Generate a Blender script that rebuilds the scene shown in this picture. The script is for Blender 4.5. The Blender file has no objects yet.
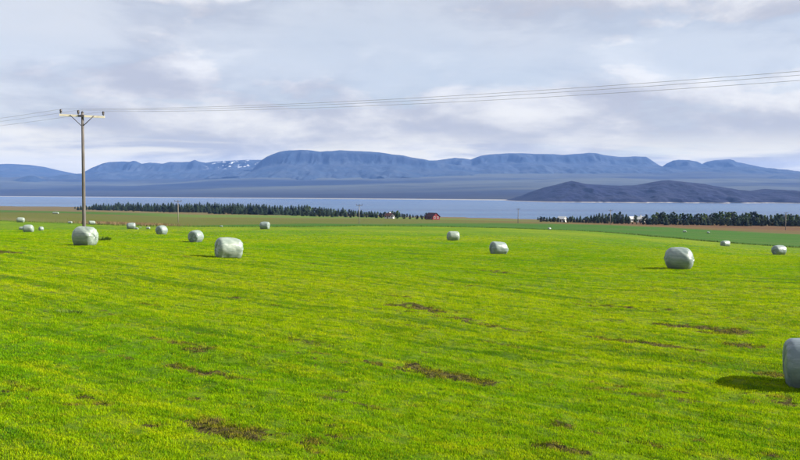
import bpy, bmesh, math, random
import numpy as np
from mathutils import Vector, Matrix, Euler

R = math.radians
SC = bpy.context.scene
COL = SC.collection
random.seed(7)
np.random.seed(7)

# ------------------------------------------------------------------ camera
EYE = 26.0                      # metres above the lake
FPX = 777.8                     # focal length in pixels of an 800 px wide frame
PITCH = math.atan(35.0 / FPX)
ROLL = 0.0042
cam_d = bpy.data.cameras.new('camera')
cam_d.sensor_width = 36.0
cam_d.lens = 35.0
cam_d.clip_start = 0.2
cam_d.clip_end = 60000.0
cam = bpy.data.objects.new('camera', cam_d)
COL.objects.link(cam)
CAM_ROT = (Matrix.Rotation(math.pi / 2 - PITCH, 3, 'X') @ Matrix.Rotation(ROLL, 3, 'Z'))
cam.matrix_world = Matrix.Translation((0, 0, EYE)) @ CAM_ROT.to_4x4()
SC.camera = cam

# ------------------------------------------------------------------ exposure
SC.view_settings.view_transform = 'Standard'
SC.view_settings.look = 'None'
SC.view_settings.exposure = 1.45
SC.view_settings.gamma = 1.0
SC.view_settings.use_curve_mapping = False
SC.render.engine = 'CYCLES'
SC.cycles.use_denoising = True
SC.cycles.max_bounces = 6
SC.cycles.diffuse_bounces = 2
SC.cycles.glossy_bounces = 2
SC.cycles.transmission_bounces = 3
SC.cycles.volume_bounces = 0
SC.cycles.transparent_max_bounces = 6

# ------------------------------------------------------------------ sun and sky
SUN_EL, SUN_AZ = R(31), R(92)    # azimuth clockwise from +Y (the view direction)
sdir = Vector((math.sin(SUN_AZ) * math.cos(SUN_EL), math.cos(SUN_AZ) * math.cos(SUN_EL), math.sin(SUN_EL)))
sun_d = bpy.data.lights.new('sun', 'SUN')
sun_d.energy = 5.0
sun_d.angle = R(0.53)
sun_d.color = (1.0, 0.92, 0.76)
sun = bpy.data.objects.new('sun', sun_d)
COL.objects.link(sun)
sun.rotation_euler = sdir.to_track_quat('Z', 'Y').to_euler()
sun.location = (60, -10, 80)


class NT:
    """small helper round a node tree"""
    def __init__(self, tree):
        self.t = tree
        self.n = tree.nodes
        self.l = tree.links

    def add(self, kind, **kw):
        n = self.n.new(kind)
        for k, v in kw.items():
            if k.startswith('i_'):
                n.inputs[k[2:]].default_value = v
            else:
                setattr(n, k, v)
        return n

    def link(self, a, b):
        self.l.new(a, b)

    def math(self, op, a, b=None, c=None, clamp=False):
        n = self.n.new('ShaderNodeMath')
        n.operation = op
        n.use_clamp = clamp
        for i, v in enumerate((a, b, c)):
            if v is None:
                continue
            if isinstance(v, (int, float)):
                n.inputs[i].default_value = v
            else:
                self.l.new(v, n.inputs[i])
        return n.outputs[0]

    def mix(self, fac, a, b, blend='MIX'):
        n = self.n.new('ShaderNodeMix')
        n.data_type = 'RGBA'
        n.blend_type = blend
        if isinstance(fac, (int, float)):
            n.inputs[0].default_value = fac
        else:
            self.l.new(fac, n.inputs[0])
        for i, v in ((6, a), (7, b)):
            if isinstance(v, tuple):
                n.inputs[i].default_value = v if len(v) == 4 else (*v, 1)
            else:
                self.l.new(v, n.inputs[i])
        return n.outputs[2]

    def noise(self, vec, scale, detail=4, rough=0.55, dist=0.0, out=0):
        n = self.n.new('ShaderNodeTexNoise')
        n.inputs['Scale'].default_value = scale
        n.inputs['Detail'].default_value = detail
        n.inputs['Roughness'].default_value = rough
        n.inputs['Distortion'].default_value = dist
        if vec is not None:
            self.l.new(vec, n.inputs['Vector'])
        return n.outputs[out]

    def ramp(self, fac, stops, interp='LINEAR'):
        n = self.n.new('ShaderNodeValToRGB')
        n.color_ramp.interpolation = interp
        el = n.color_ramp.elements
        while len(el) < len(stops):
            el.new(0.5)
        for e, (p, c) in zip(el, stops):
            e.position = p
            e.color = (c, c, c, 1) if isinstance(c, (int, float)) else (*c, 1)
        self.l.new(fac, n.inputs[0])
        return n.outputs[0]

    def smooth(self, v, a, b):
        n = self.n.new('ShaderNodeMapRange')
        n.interpolation_type = 'SMOOTHSTEP'
        n.inputs['From Min'].default_value = a
        n.inputs['From Max'].default_value = b
        self.l.new(v, n.inputs['Value'])
        return n.outputs[0]

    def mapping(self, vec, scale=(1, 1, 1), rot=(0, 0, 0), loc=(0, 0, 0)):
        n = self.n.new('ShaderNodeMapping')
        n.inputs['Scale'].default_value = scale
        n.inputs['Rotation'].default_value = rot
        n.inputs['Location'].default_value = loc
        self.l.new(vec, n.inputs['Vector'])
        return n.outputs[0]

    def bump(self, h, strength, dist):
        n = self.n.new('ShaderNodeBump')
        n.inputs['Strength'].default_value = strength
        n.inputs['Distance'].default_value = dist
        self.l.new(h, n.inputs['Height'])
        return n.outputs[0]


world = bpy.data.worlds.new('World')
SC.world = world
world.use_nodes = True
w = NT(world.node_tree)
w.n.clear()
wo = w.add('ShaderNodeOutputWorld')
sky = w.add('ShaderNodeTexSky', sky_type='NISHITA', sun_disc=False, sun_elevation=SUN_EL, sun_rotation=SUN_AZ,
            altitude=100.0, air_density=1.0, dust_density=0.6, ozone_density=1.5)
bg_sky = w.add('ShaderNodeBackground', i_Strength=0.05)
w.link(sky.outputs[0], bg_sky.inputs[0])
tc = w.add('ShaderNodeTexCoord')
sx = w.add('ShaderNodeSeparateXYZ')
w.link(tc.outputs['Generated'], sx.inputs[0])
zc = w.math('ADD', w.math('MAXIMUM', sx.outputs[2], 0.0), 0.045)
px_ = w.math('DIVIDE', sx.outputs[0], zc)
py_ = w.math('DIVIDE', sx.outputs[1], zc)
cv = w.add('ShaderNodeCombineXYZ')
w.link(px_, cv.inputs[0])
w.link(py_, cv.inputs[1])
P = cv.outputs[0]
# a high thin veil, a broken lower deck and its own lighter and darker billows
n_veil = w.noise(w.mapping(P, (1, 0.6, 1), loc=(3.1, 0.7, 0)), 0.33, 6, 0.55, 0.4)
n_deck = w.noise(w.mapping(P, (1, 0.9, 1), loc=(11.3, 4.2, 0)), 0.75, 9, 0.58, 0.3)
n_lump = w.noise(w.mapping(tc.outputs['Generated'], (4.2, 4.2, 11.5), loc=(1.1, 7.7, 3.3)), 1.0, 9, 0.55, 0.3)
# the same billows a little higher and sunward: where they thin out there, a cloud shows its lit top
n_up = w.noise(w.mapping(tc.outputs['Generated'], (4.2, 4.2, 11.5), loc=(1.22, 7.7, 3.58)), 1.0, 9, 0.55, 0.3)
n_tone = w.noise(w.mapping(tc.outputs['Generated'], (5.0, 5.0, 13.0), loc=(7.4, 1.3, 0.4)), 1.0, 9, 0.56, 0.4)
n_mix = w.math('ADD', w.math('MULTIPLY', n_deck, 0.45), w.math('MULTIPLY', n_lump, 0.55))
low = w.math('MULTIPLY', w.smooth(sx.outputs[2], 0.19, 0.08), 0.12)
veil = w.smooth(n_veil, 0.22, 0.72)
deck = w.smooth(w.math('ADD', n_mix, low), 0.43, 0.58)
relief = w.math('SUBTRACT', n_lump, n_up)
tone = w.smooth(w.math('ADD', relief, w.math('MULTIPLY', w.math('SUBTRACT', n_tone, 0.5), 0.55)), -0.11, 0.19)
veil_col = (0.276, 0.280, 0.286)
cloud_col = w.mix(tone, (0.194, 0.198, 0.216), (0.335, 0.332, 0.326))
c1 = w.mix(deck, veil_col, cloud_col)
# bright breaks low over the horizon where the deck thins out
brk = w.noise(w.mapping(tc.outputs['Generated'], (5.0, 5.0, 42.0), loc=(0.7, 3.9, 2.2)), 1.0, 7, 0.55, 0.5)
brk = w.math('MULTIPLY', w.smooth(brk, 0.40, 0.60), w.smooth(sx.outputs[2], 0.085, 0.045))
c1 = w.mix(w.math('MULTIPLY', brk, 0.85), c1, (0.40, 0.385, 0.325))
# far cloud is seen through more air and loses blue
c1 = w.mix(w.smooth(sx.outputs[2], 0.16, 0.035), c1, w.mix(1.0, c1, (1.12, 1.04, 0.84, 1), 'MULTIPLY'))
bg_cl = w.add('ShaderNodeBackground', i_Strength=1.08)
w.link(c1, bg_cl.inputs[0])
cover = w.math('MAXIMUM', w.math('MULTIPLY_ADD', veil, 0.38, 0.58), w.math('MULTIPLY', deck, 0.98))
mx = w.add('ShaderNodeMixShader')
w.link(cover, mx.inputs[0])
w.link(bg_sky.outputs[0], mx.inputs[1])
w.link(bg_cl.outputs[0], mx.inputs[2])
w.link(mx.outputs[0], wo.inputs[0])


# ------------------------------------------------------------------ small tools
def tag(o, label=None, cat=None, group=None, kind=None):
    for k, v in (('label', label), ('category', cat), ('group', group), ('kind', kind)):
        if v:
            o[k] = v
    return o


def mesh_obj(name, verts, faces, mat, parent=None, smooth=True):
    me = bpy.data.meshes.new(name)
    me.from_pydata([tuple(v) for v in verts], [], [tuple(f) for f in faces])
    if smooth:
        me.shade_smooth()
    o = bpy.data.objects.new(name, me)
    for m in (mat if isinstance(mat, (list, tuple)) else [mat]):
        me.materials.append(m)
    COL.objects.link(o)
    if parent:
        o.parent = parent
    return o


def np_mesh(name, V, F, mat, smooth=True):
    """fast mesh from arrays (quads or triangles)"""
    me = bpy.data.meshes.new(name)
    V = np.asarray(V, dtype=np.float32)
    F = np.asarray(F, dtype=np.int32)
    k = F.shape[1]
    me.vertices.add(len(V))
    me.vertices.foreach_set('co', V.ravel())
    me.loops.add(F.size)
    me.loops.foreach_set('vertex_index', F.ravel())
    me.polygons.add(len(F))
    me.polygons.foreach_set('loop_start', np.arange(0, F.size, k, dtype=np.int32))
    me.polygons.foreach_set('use_smooth', np.full(len(F), smooth))
    me.materials.append(mat)
    me.update(calc_edges=True)
    me.validate()
    return me


def link(name, me, parent=None):
    o = bpy.data.objects.new(name, me)
    COL.objects.link(o)
    if parent:
        o.parent = parent
    return o


def grid_faces(nr, nc):
    i = np.arange(nr - 1)[:, None] * nc + np.arange(nc - 1)[None, :]
    i = i.ravel()
    return np.stack([i, i + 1, i + nc + 1, i + nc], 1)


def hash2(ix, iy, seed):
    h = (ix.astype(np.int64) * 374761393 + iy.astype(np.int64) * 668265263 + seed * 974634541) & 0x7fffffff
    h = ((h ^ (h >> 13)) * 1274126177) & 0x7fffffff
    h = h ^ (h >> 16)
    return (h & 0xffffff) / float(0xffffff)


def vnoise(x, y, seed=0):
    xf, yf = np.floor(x), np.floor(y)
    tx, ty = x - xf, y - yf
    tx = tx * tx * tx * (tx * (tx * 6 - 15) + 10)
    ty = ty * ty * ty * (ty * (ty * 6 - 15) + 10)
    a = hash2(xf, yf, seed); b = hash2(xf + 1, yf, seed)
    c = hash2(xf, yf + 1, seed); d = hash2(xf + 1, yf + 1, seed)
    return (a + (b - a) * tx) * (1 - ty) + (c + (d - c) * tx) * ty


def fbm(x, y, seed=0, octv=4, gain=0.5):
    s, a, t = 0.0, 1.0, 0.0
    for k in range(octv):
        s = s + a * vnoise(x * 2 ** k + 17.3 * k, y * 2 ** k - 9.1 * k, seed + k)
        t += a
        a *= gain
    return s / t


def sstep(x, a, b):
    t = np.clip((x - a) / (b - a), 0, 1)
    return t * t * (3 - 2 * t)


def tube_geo(pts, rads, n=8, caps=True):
    """verts, faces of a tube along points"""
    V, F = [], []
    pts = [Vector(p) for p in pts]
    for i, p in enumerate(pts):
        d = (pts[min(i + 1, len(pts) - 1)] - pts[max(i - 1, 0)]).normalized()
        up = Vector((0, 0, 1)) if abs(d.z) < 0.9 else Vector((1, 0, 0))
        a = d.cross(up).normalized()
        b = d.cross(a).normalized()
        for k in range(n):
            t = 2 * math.pi * k / n
            V.append(p + (a * math.cos(t) + b * math.sin(t)) * rads[i])
    for i in range(len(pts) - 1):
        for k in range(n):
            F.append((i * n + k, i * n + (k + 1) % n, (i + 1) * n + (k + 1) % n, (i + 1) * n + k))
    if caps:
        F.append(tuple(reversed(range(n))))
        F.append(tuple(range((len(pts) - 1) * n, len(pts) * n)))
    return V, F


def join(*geos):
    V, F = [], []
    for v, f in geos:
        o = len(V)
        V += list(v)
        F += [tuple(i + o for i in q) for q in f]
    return V, F


def box_geo(x0, x1, y0, y1, z0, z1):
    V = [(x, y, z) for z in (z0, z1) for y in (y0, y1) for x in (x0, x1)]
    F = [(0, 2, 3, 1), (4, 5, 7, 6), (0, 1, 5, 4), (2, 6, 7, 3), (0, 4, 6, 2), (1, 3, 7, 5)]
    return V, F


def empty(name, loc=(0, 0, 0), rz=0.0):
    o = bpy.data.objects.new(name, None)
    o.empty_display_size = 0.3
    o.location = loc
    o.rotation_euler = (0, 0, rz)
    COL.objects.link(o)
    return o


# ------------------------------------------------------------------ the lie of the land
# metres the ground lies below the eye, by depth Y (rows) and bearing X/Y (columns)
DEPTH = np.array([5, 13, 18, 30, 45, 60, 80, 100, 130, 160, 200, 300, 450, 600, 800, 1200, 1700, 2600], float)
BEAR = (np.array([0, 200, 400, 600, 800], float) - 400) / FPX
DROP = np.array([
    [3.9, 4.0, 3.95, 3.65, 3.35, 3.5, 4.3, 5.0, 5.9, 6.5, 7.1, 8.6, 11.5, 14.2, 17.2, 21.5, 26.8, 29.0],
    [4.1, 4.2, 4.2, 4.0, 3.85, 4.2, 4.9, 5.4, 6.0, 6.75, 8.0, 10.5, 13.3, 15.6, 18.6, 24.5, 27.6, 29.0],
    [4.3, 4.4, 4.4, 4.3, 4.3, 4.7, 5.3, 5.75, 6.4, 7.05, 8.0, 11.0, 14.5, 17.2, 23.0, 27.8, 28.6, 29.0],
    [4.5, 4.6, 4.6, 4.5, 4.6, 5.1, 5.8, 6.4, 7.2, 7.95, 9.3, 13.0, 16.7, 19.6, 25.0, 28.0, 28.6, 29.0],
    [4.6, 4.7, 4.7, 4.5, 4.6, 5.3, 6.5, 7.7, 9.0, 10.3, 12.2, 15.6, 18.6, 20.9, 25.2, 28.0, 28.6, 29.0]])
LD = np.log(DEPTH)
TAN = np.gradient(DROP, LD, axis=1)
EDGE_B = (np.array([-300, 0, 130, 200, 300, 400, 520, 600, 690, 800, 1100], float) - 400) / FPX
EDGE_Y = np.array([215, 200, 165, 158, 175, 200, 205, 196, 164, 150, 145], float)


def ground_z(X, Y):
    X = np.asarray(X, float); Y = np.asarray(Y, float)
    d = np.clip(Y, 5.0, 2600.0)
    u = np.clip(X / np.maximum(Y, 5.0), BEAR[0] * 1.9, BEAR[-1] * 1.9)
    l = np.log(d)
    i = np.clip(np.searchsorted(LD, l, side='right') - 1, 0, len(LD) - 2)
    h = LD[i + 1] - LD[i]
    t = (l - LD[i]) / h
    h00 = 2 * t ** 3 - 3 * t ** 2 + 1; h10 = t ** 3 - 2 * t ** 2 + t
    h01 = -2 * t ** 3 + 3 * t ** 2; h11 = t ** 3 - t ** 2
    cols = [h00 * DROP[k][i] + h10 * h * TAN[k][i] + h01 * DROP[k][i + 1] + h11 * h * TAN[k][i + 1] for k in range(5)]
    step = BEAR[1] - BEAR[0]
    s = np.clip((u - BEAR[0]) / step, 0, 3.99999)
    j = np.floor(s).astype(int)
    f = s - j
    C = np.stack(cols)
    g = lambda q: np.take_along_axis(C, np.clip(q, 0, 4)[None], 0)[0]
    p0, p1, p2, p3 = g(j - 1), g(j), g(j + 1), g(j + 2)
    drop = 0.5 * (2 * p1 + (p2 - p0) * f + (2 * p0 - 5 * p1 + 4 * p2 - p3) * f ** 2 + (3 * p1 - p0 - 3 * p2 + p3) * f ** 3)
    return EYE - drop


def gz(x, y):
    return float(ground_z(np.array([x]), np.array([y]))[0])


SW = np.array([0.86, -0.51])      # the way the mower and the power line run


def field_relief(X, Y):
    a = X * SW[0] + Y * SW[1]
    b = -X * SW[1] + Y * SW[0]
    z = (fbm(X * 0.11, Y * 0.11, 3, 3) - 0.5) * 0.34
    z = z + (fbm(a * 0.28, b * 0.9, 9, 4) - 0.5) * 0.16
    z = z + 0.018 * np.sin(b * 2 * math.pi / 2.7 + 1.2 * fbm(a * 0.05, b * 0.05, 30, 2) * 4)
    return z * sstep(Y, 4, 10) * (1 - 0.5 * sstep(Y, 60, 150))


def field_z(x, y):
    X, Y = np.array([float(x)]), np.array([float(y)])
    return float((ground_z(X, Y) + field_relief(X, Y))[0])


def ray(px, py):
    v = CAM_ROT @ Vector(((px - 400) / FPX, -(py - 230) / FPX, -1.0))
    return v


def on_ground(px, py, relief=True):
    """where the sight line through a spot meets the ground"""
    v = ray(px, py)
    t0, prev = 4.0, None
    ts = np.exp(np.linspace(math.log(4.0), math.log(2500.0), 4000))
    X, Y, Z = v.x * ts, v.y * ts, EYE + v.z * ts
    gzv = ground_z(X, Y) + (field_relief(X, Y) if relief else 0)
    k = int(np.argmax(Z <= gzv))
    return Vector((X[k], Y[k], gzv[k]))


def at(px, py, depth):
    v = ray(px, py)
    return Vector((v.x, v.y, v.z)) * (depth / v.y) + Vector((0, 0, EYE))


# ------------------------------------------------------------------ materials
def principled(name, color=(0.5, 0.5, 0.5), rough=0.8, spec=0.3):
    m = bpy.data.materials.new(name)
    m.use_nodes = True
    t = NT(m.node_tree)
    b = t.n['Principled BSDF']
    b.inputs['Base Color'].default_value = (*color, 1)
    b.inputs['Roughness'].default_value = rough
    b.inputs['Specular IOR Level'].default_value = spec
    return m, t, b


def field_colour(t, pos):
    """turf colour: broad yellower and greener areas, mown swaths, fine mottling"""
    ang = math.atan2(SW[1], SW[0])
    rp = t.mapping(pos, (1, 1, 1), rot=(0, 0, -ang))
    streak = t.noise(t.mapping(rp, (0.16, 1.9, 0.3)), 1.0, 6, 0.68, 0.25)
    broad = t.noise(pos, 0.045, 3, 0.5)
    fine = t.noise(t.mapping(rp, (0.6, 1.0, 1.0)), 4.2, 5, 0.68)
    c = t.mix(t.smooth(broad, 0.35, 0.65), (0.100, 0.206, 0.0032), (0.188, 0.258, 0.0034))
    swath = t.noise(t.mapping(rp, (0.07, 0.85, 0.3), loc=(5.0, 2.0, 0.0)), 1.0, 5, 0.62, 0.35)
    c = t.mix(t.math('MULTIPLY', t.smooth(swath, 0.52, 0.66), 0.62), c, (0.052, 0.124, 0.004))
    c = t.mix(t.math('MULTIPLY', t.smooth(streak, 0.50, 0.66), 0.9), c, (0.052, 0.120, 0.004))
    c = t.mix(t.math('MULTIPLY', t.smooth(streak, 0.50, 0.30), 0.75), c, (0.250, 0.290, 0.006))
    c = t.mix(t.math('MULTIPLY', t.smooth(fine, 0.47, 0.61), 0.62), c, (0.042, 0.104, 0.003))
    return c


mt_field, t, b = principled('turf', rough=0.95, spec=0.1)
geo = t.add('ShaderNodeNewGeometry')
colr = t.mix(1.0, field_colour(t, geo.outputs['Position']), (0.78, 0.79, 0.66, 1), 'MULTIPLY')  # turf darkened evenly, carrying the self-shadowing of the blades in its colour
att = t.add('ShaderNodeAttribute', attribute_name='soil')
soilc = t.mix(t.smooth(t.noise(geo.outputs['Position'], 9.0, 4, 0.65), 0.38, 0.62), (0.014, 0.013, 0.005), (0.090, 0.080, 0.020))
brkn = t.noise(geo.outputs['Position'], 11.0, 5, 0.7)
sfac = t.smooth(t.math('ADD', t.math('MULTIPLY', att.outputs['Fac'], 0.75), t.math('MULTIPLY', t.math('SUBTRACT', brkn, 0.5), 1.6)), 0.22, 0.50)
colr = t.mix(t.math('MULTIPLY', sfac, t.smooth(att.outputs['Fac'], 0.02, 0.25)), colr, soilc)
t.link(colr, b.inputs['Base Color'])
nb = t.noise(geo.outputs['Position'], 7.0, 6, 0.7)
t.link(t.bump(nb, 1.0, 0.16), b.inputs['Normal'])

mt_grass = bpy.data.materials.new('grass_blade')
mt_grass.use_nodes = True
t = NT(mt_grass.node_tree)
t.n.clear()
out = t.add('ShaderNodeOutputMaterial')
geo = t.add('ShaderNodeNewGeometry')
gc = field_colour(t, geo.outputs['Position'])
oi = t.add('ShaderNodeObjectInfo')
gc = t.mix(t.math('MULTIPLY', t.math('GREATER_THAN', oi.outputs['Random'], 0.90), 0.45), gc, (0.24, 0.25, 0.012))
gc = t.mix(t.math('MULTIPLY', t.math('LESS_THAN', oi.outputs['Random'], 0.2), 0.5), gc, (0.05, 0.16, 0.006))
sat = t.add('ShaderNodeAttribute', attribute_name='soil', attribute_type='INSTANCER')
dead = t.mix(t.math('GREATER_THAN', oi.outputs['Random'], 0.5), (0.024, 0.026, 0.006), (0.130, 0.115, 0.024))
gc = t.mix(t.math('MULTIPLY', t.smooth(sat.outputs['Fac'], 0.15, 0.8), 0.8), gc, dead)
gc2 = t.mix(1.0, gc, (1.62, 1.56, 1.05, 1), 'MULTIPLY')
d1 = t.add('ShaderNodeBsdfDiffuse')
t.link(gc2, d1.inputs[0])
d2 = t.add('ShaderNodeBsdfTranslucent')
t.link(gc2, d2.inputs[0])
ms = t.add('ShaderNodeMixShader', i_Fac=0.42)
t.link(d1.outputs[0], ms.inputs[1])
t.link(d2.outputs[0], ms.inputs[2])
t.link(ms.outputs[0], out.inputs[0])


def simple_noise_mat(name, c0, c1, scale, rough=0.85, bump=0.0, bdist=0.02, detail=5, spec=0.3, stretch=(1, 1, 1), obj=True):
    m, t, b = principled(name, c0, rough, spec)
    if obj:
        v = t.add('ShaderNodeTexCoord').outputs['Object']
    else:
        v = t.add('ShaderNodeNewGeometry').outputs['Position']
    n = t.noise(t.mapping(v, stretch), scale, detail, 0.6)
    t.link(t.mix(t.smooth(n, 0.3, 0.7), c0, c1), b.inputs['Base Color'])
    if bump:
        t.link(t.bump(n, bump, bdist), b.inputs['Normal'])
    return m


def tree_mat(name, c0, c1, spread):
    m, t, b = principled(name, c0, 0.85, 0.2)
    v = t.add('ShaderNodeNewGeometry').outputs['Position']
    oi = t.add('ShaderNodeObjectInfo')
    c = t.mix(t.smooth(t.noise(v, 0.6, 4, 0.6), 0.3, 0.7), c0, c1)
    k = t.math('MULTIPLY_ADD', oi.outputs['Random'], spread, 1.0 - spread * 0.45)
    h = t.add('ShaderNodeHueSaturation')
    t.link(c, h.inputs['Color'])
    t.link(k, h.inputs['Value'])
    t.link(t.math('MULTIPLY_ADD', oi.outputs['Random'], -0.05, 0.52), h.inputs['Hue'])
    t.link(h.outputs[0], b.inputs['Base Color'])
    return m


# far farmland: crop colours stored per vertex, mottled
mt_land, t, b = principled('farmland', rough=0.95, spec=0.1)
att = t.add('ShaderNodeVertexColor', layer_name='crop')
geo = t.add('ShaderNodeNewGeometry')
n1 = t.noise(t.mapping(geo.outputs['Position'], (0.35, 1, 1)), 0.06, 6, 0.65)
n2 = t.noise(geo.outputs['Position'], 0.5, 5, 0.7)
c = t.mix(t.math('MULTIPLY', t.smooth(n1, 0.45, 0.7), 0.45), att.outputs[0], (0.09, 0.085, 0.035))
c = t.mix(t.math('MULTIPLY', t.smooth(n2, 0.5, 0.75), 0.45), c, (0.03, 0.05, 0.015))
t.link(c, b.inputs['Base Color'])
t.link(t.bump(n2, 0.6, 0.6), b.inputs['Normal'])

# lake
mt_lake, t, b = principled('lake_water', (0.020, 0.060, 0.125), 0.22, 0.5)
b.inputs['IOR'].default_value = 1.33
b.inputs['Specular IOR Level'].default_value = 0.28
geo = t.add('ShaderNodeNewGeometry')
wv = t.noise(t.mapping(geo.outputs['Position'], (0.6, 1, 1)), 0.9, 5, 0.65)
t.link(t.bump(wv, 1.0, 0.6), b.inputs['Normal'])
strk = t.noise(t.mapping(geo.outputs['Position'], (0.0006, 0.004, 1)), 1.0, 4, 0.6)
t.link(t.mix(t.smooth(strk, 0.35, 0.65), (0.008, 0.040, 0.130), (0.024, 0.080, 0.180)), b.inputs['Base Color'])

# mountains
def rock_mat(name, c_lo, c_hi, c_dark, snow=0.0, scale=0.004, pale_low=0.0):
    m, t, b = principled(name, c_lo, 0.95, 0.1)
    geo = t.add('ShaderNodeNewGeometry')
    pos = geo.outputs['Position']
    n = t.noise(pos, scale, 7, 0.6)
    n2 = t.noise(t.mapping(pos, (1, 1, 0.35), loc=(400, 0, 0)), scale * 4, 6, 0.65)
    c = t.mix(t.smooth(n, 0.4, 0.62), c_lo, c_hi)
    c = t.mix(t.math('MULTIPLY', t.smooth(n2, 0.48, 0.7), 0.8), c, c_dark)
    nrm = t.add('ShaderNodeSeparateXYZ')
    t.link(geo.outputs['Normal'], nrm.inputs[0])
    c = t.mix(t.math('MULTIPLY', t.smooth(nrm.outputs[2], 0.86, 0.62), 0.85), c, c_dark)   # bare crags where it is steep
    if snow:
        sep = t.add('ShaderNodeSeparateXYZ')
        t.link(pos, sep.inputs[0])
        ns = t.noise(t.mapping(pos, (1, 1, 2.5)), 0.011, 5, 0.6)
        hi = t.smooth(sep.outputs[2], 330.0, 430.0)
        east = t.math('MULTIPLY', t.smooth(sep.outputs[0], -2800.0, -2500.0), 0.65)
        k = t.math('MULTIPLY', t.math('MULTIPLY', hi, east), t.smooth(ns, 0.60 - snow, 0.68 - snow))
        c = t.mix(k, c, (0.75, 0.78, 0.85))
    t.link(c, b.inputs['Base Color'])
    t.link(t.bump(n2, 0.55, 0.11 / scale), b.inputs['Normal'])
    if pale_low:
        sep2 = t.add('ShaderNodeSeparateXYZ')
        t.link(pos, sep2.inputs[0])
        c = t.mix(t.smooth(sep2.outputs[2], pale_low * 1.2, pale_low * 0.6), c, (0.20, 0.19, 0.18))  # paler strip where the ground lies lowest
        t.link(c, b.inputs['Base Color'])
    return m


mt_mount = rock_mat('mountain_rock', (0.020, 0.034, 0.060), (0.036, 0.048, 0.070), (0.008, 0.014, 0.032))  # part of the haze blue is mixed into the rock colours, snowy copy too
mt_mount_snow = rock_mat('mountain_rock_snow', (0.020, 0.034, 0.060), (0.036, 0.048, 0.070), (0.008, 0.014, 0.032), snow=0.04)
mt_isle = rock_mat('headland_heath', (0.007, 0.011, 0.044), (0.015, 0.019, 0.050), (0.003, 0.005, 0.027), scale=0.006, pale_low=3.0)

mt_fore, t, b = principled('lava_plain', rough=0.95, spec=0.1)
geo = t.add('ShaderNodeNewGeometry')
pos = geo.outputs['Position']
n = t.noise(t.mapping(pos, (0.00022, 0.0011, 0.0)), 1.0, 6, 0.6, 0.3)
n2 = t.noise(t.mapping(pos, (0.0012, 0.003, 0.0), loc=(7, 3, 0)), 1.0, 6, 0.65)
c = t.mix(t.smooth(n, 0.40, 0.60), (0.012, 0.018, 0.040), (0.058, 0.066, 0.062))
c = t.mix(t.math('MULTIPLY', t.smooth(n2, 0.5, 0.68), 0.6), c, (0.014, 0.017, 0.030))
sep = t.add('ShaderNodeSeparateXYZ')
t.link(pos, sep.inputs[0])
c = t.mix(t.math('MULTIPLY', t.smooth(sep.outputs[2], 85.0, 25.0), 0.8), c, (0.013, 0.015, 0.030))
c = t.mix(t.smooth(sep.outputs[2], 5.5, 4.0), c, (0.21, 0.21, 0.21))
t.link(c, b.inputs['Base Color'])

# bale film
def film_mat(name, tint):
    m, t, b = principled(name, tint, 0.33, 0.5)
    v = t.add('ShaderNodeTexCoord').outputs['Object']
    lay = t.noise(t.mapping(v, (0.7, 7.0, 7.0)), 1.0, 5, 0.6, 0.5)
    wr = t.noise(t.mapping(v, (2.0, 7.0, 7.0)), 2.4, 6, 0.65, 0.6)
    dirt = t.noise(v, 2.2, 5, 0.65)
    d = tuple(x * 0.80 for x in tint)
    c = t.mix(t.smooth(lay, 0.44, 0.54), tint, (tint[0] * 0.74, tint[1] * 0.80, tint[2] * 0.80))
    c = t.mix(t.math('MULTIPLY', t.smooth(dirt, 0.50, 0.72), 0.45), c, (tint[0] * 0.66, tint[1] * 0.70, tint[2] * 0.58))
    t.link(c, b.inputs['Base Color'])
    h = t.math('ADD', t.math('MULTIPLY', lay, 0.6), wr)
    t.link(t.bump(h, 0.40, 0.035), b.inputs['Normal'])
    return m


mt_film = film_mat('pale_green_film', (0.225, 0.268, 0.245))
mt_film_shade = film_mat('shade_blue_film', (0.150, 0.190, 0.225))  # bluish shade on the bale at right is put into its film colour
mt_film2 = film_mat('grey_green_film', (0.195, 0.238, 0.238))
mt_wood = simple_noise_mat('weathered_pole_wood', (0.125, 0.115, 0.112), (0.070, 0.065, 0.066), 3.0, 0.9, 0.4, 0.02, stretch=(6, 6, 0.5))
mt_arm = simple_noise_mat('pale_timber', (0.62, 0.58, 0.50), (0.46, 0.43, 0.38), 4.0, 0.85, 0.3, 0.01, stretch=(1, 6, 6))
mt_post = simple_noise_mat('silvered_timber', (0.24, 0.22, 0.20), (0.17, 0.155, 0.14), 4.0, 0.9, stretch=(6, 6, 1))
mt_iron = simple_noise_mat('dark_iron', (0.03, 0.032, 0.045), (0.05, 0.045, 0.05), 9.0, 0.6)
mt_porc = simple_noise_mat('brown_glazed_porcelain', (0.018, 0.014, 0.018), (0.03, 0.02, 0.02), 4.0, 0.25, spec=0.5)
mt_wire = simple_noise_mat('aluminium_conductor', (0.26, 0.26, 0.29), (0.34, 0.34, 0.37), 2.0, 0.5)
mt_conif = tree_mat('spruce_needles', (0.006, 0.016, 0.012), (0.016, 0.030, 0.014), 0.8)
mt_leaf = tree_mat('birch_leaves', (0.036, 0.078, 0.014), (0.075, 0.120, 0.022), 1.0)
mt_leaf2 = tree_mat('willow_leaves', (0.010, 0.022, 0.012), (0.022, 0.038, 0.018), 1.0)
mt_bark = simple_noise_mat('bark', (0.07, 0.055, 0.045), (0.12, 0.10, 0.08), 3.0, 0.95)
mt_dry = simple_noise_mat('dry_grass', (0.17, 0.125, 0.060), (0.11, 0.075, 0.04), 0.6, 0.95, obj=False)
mt_tuss = simple_noise_mat('coarse_grass', (0.040, 0.095, 0.008), (0.085, 0.130, 0.012), 1.6, 0.95, obj=False)

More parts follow.
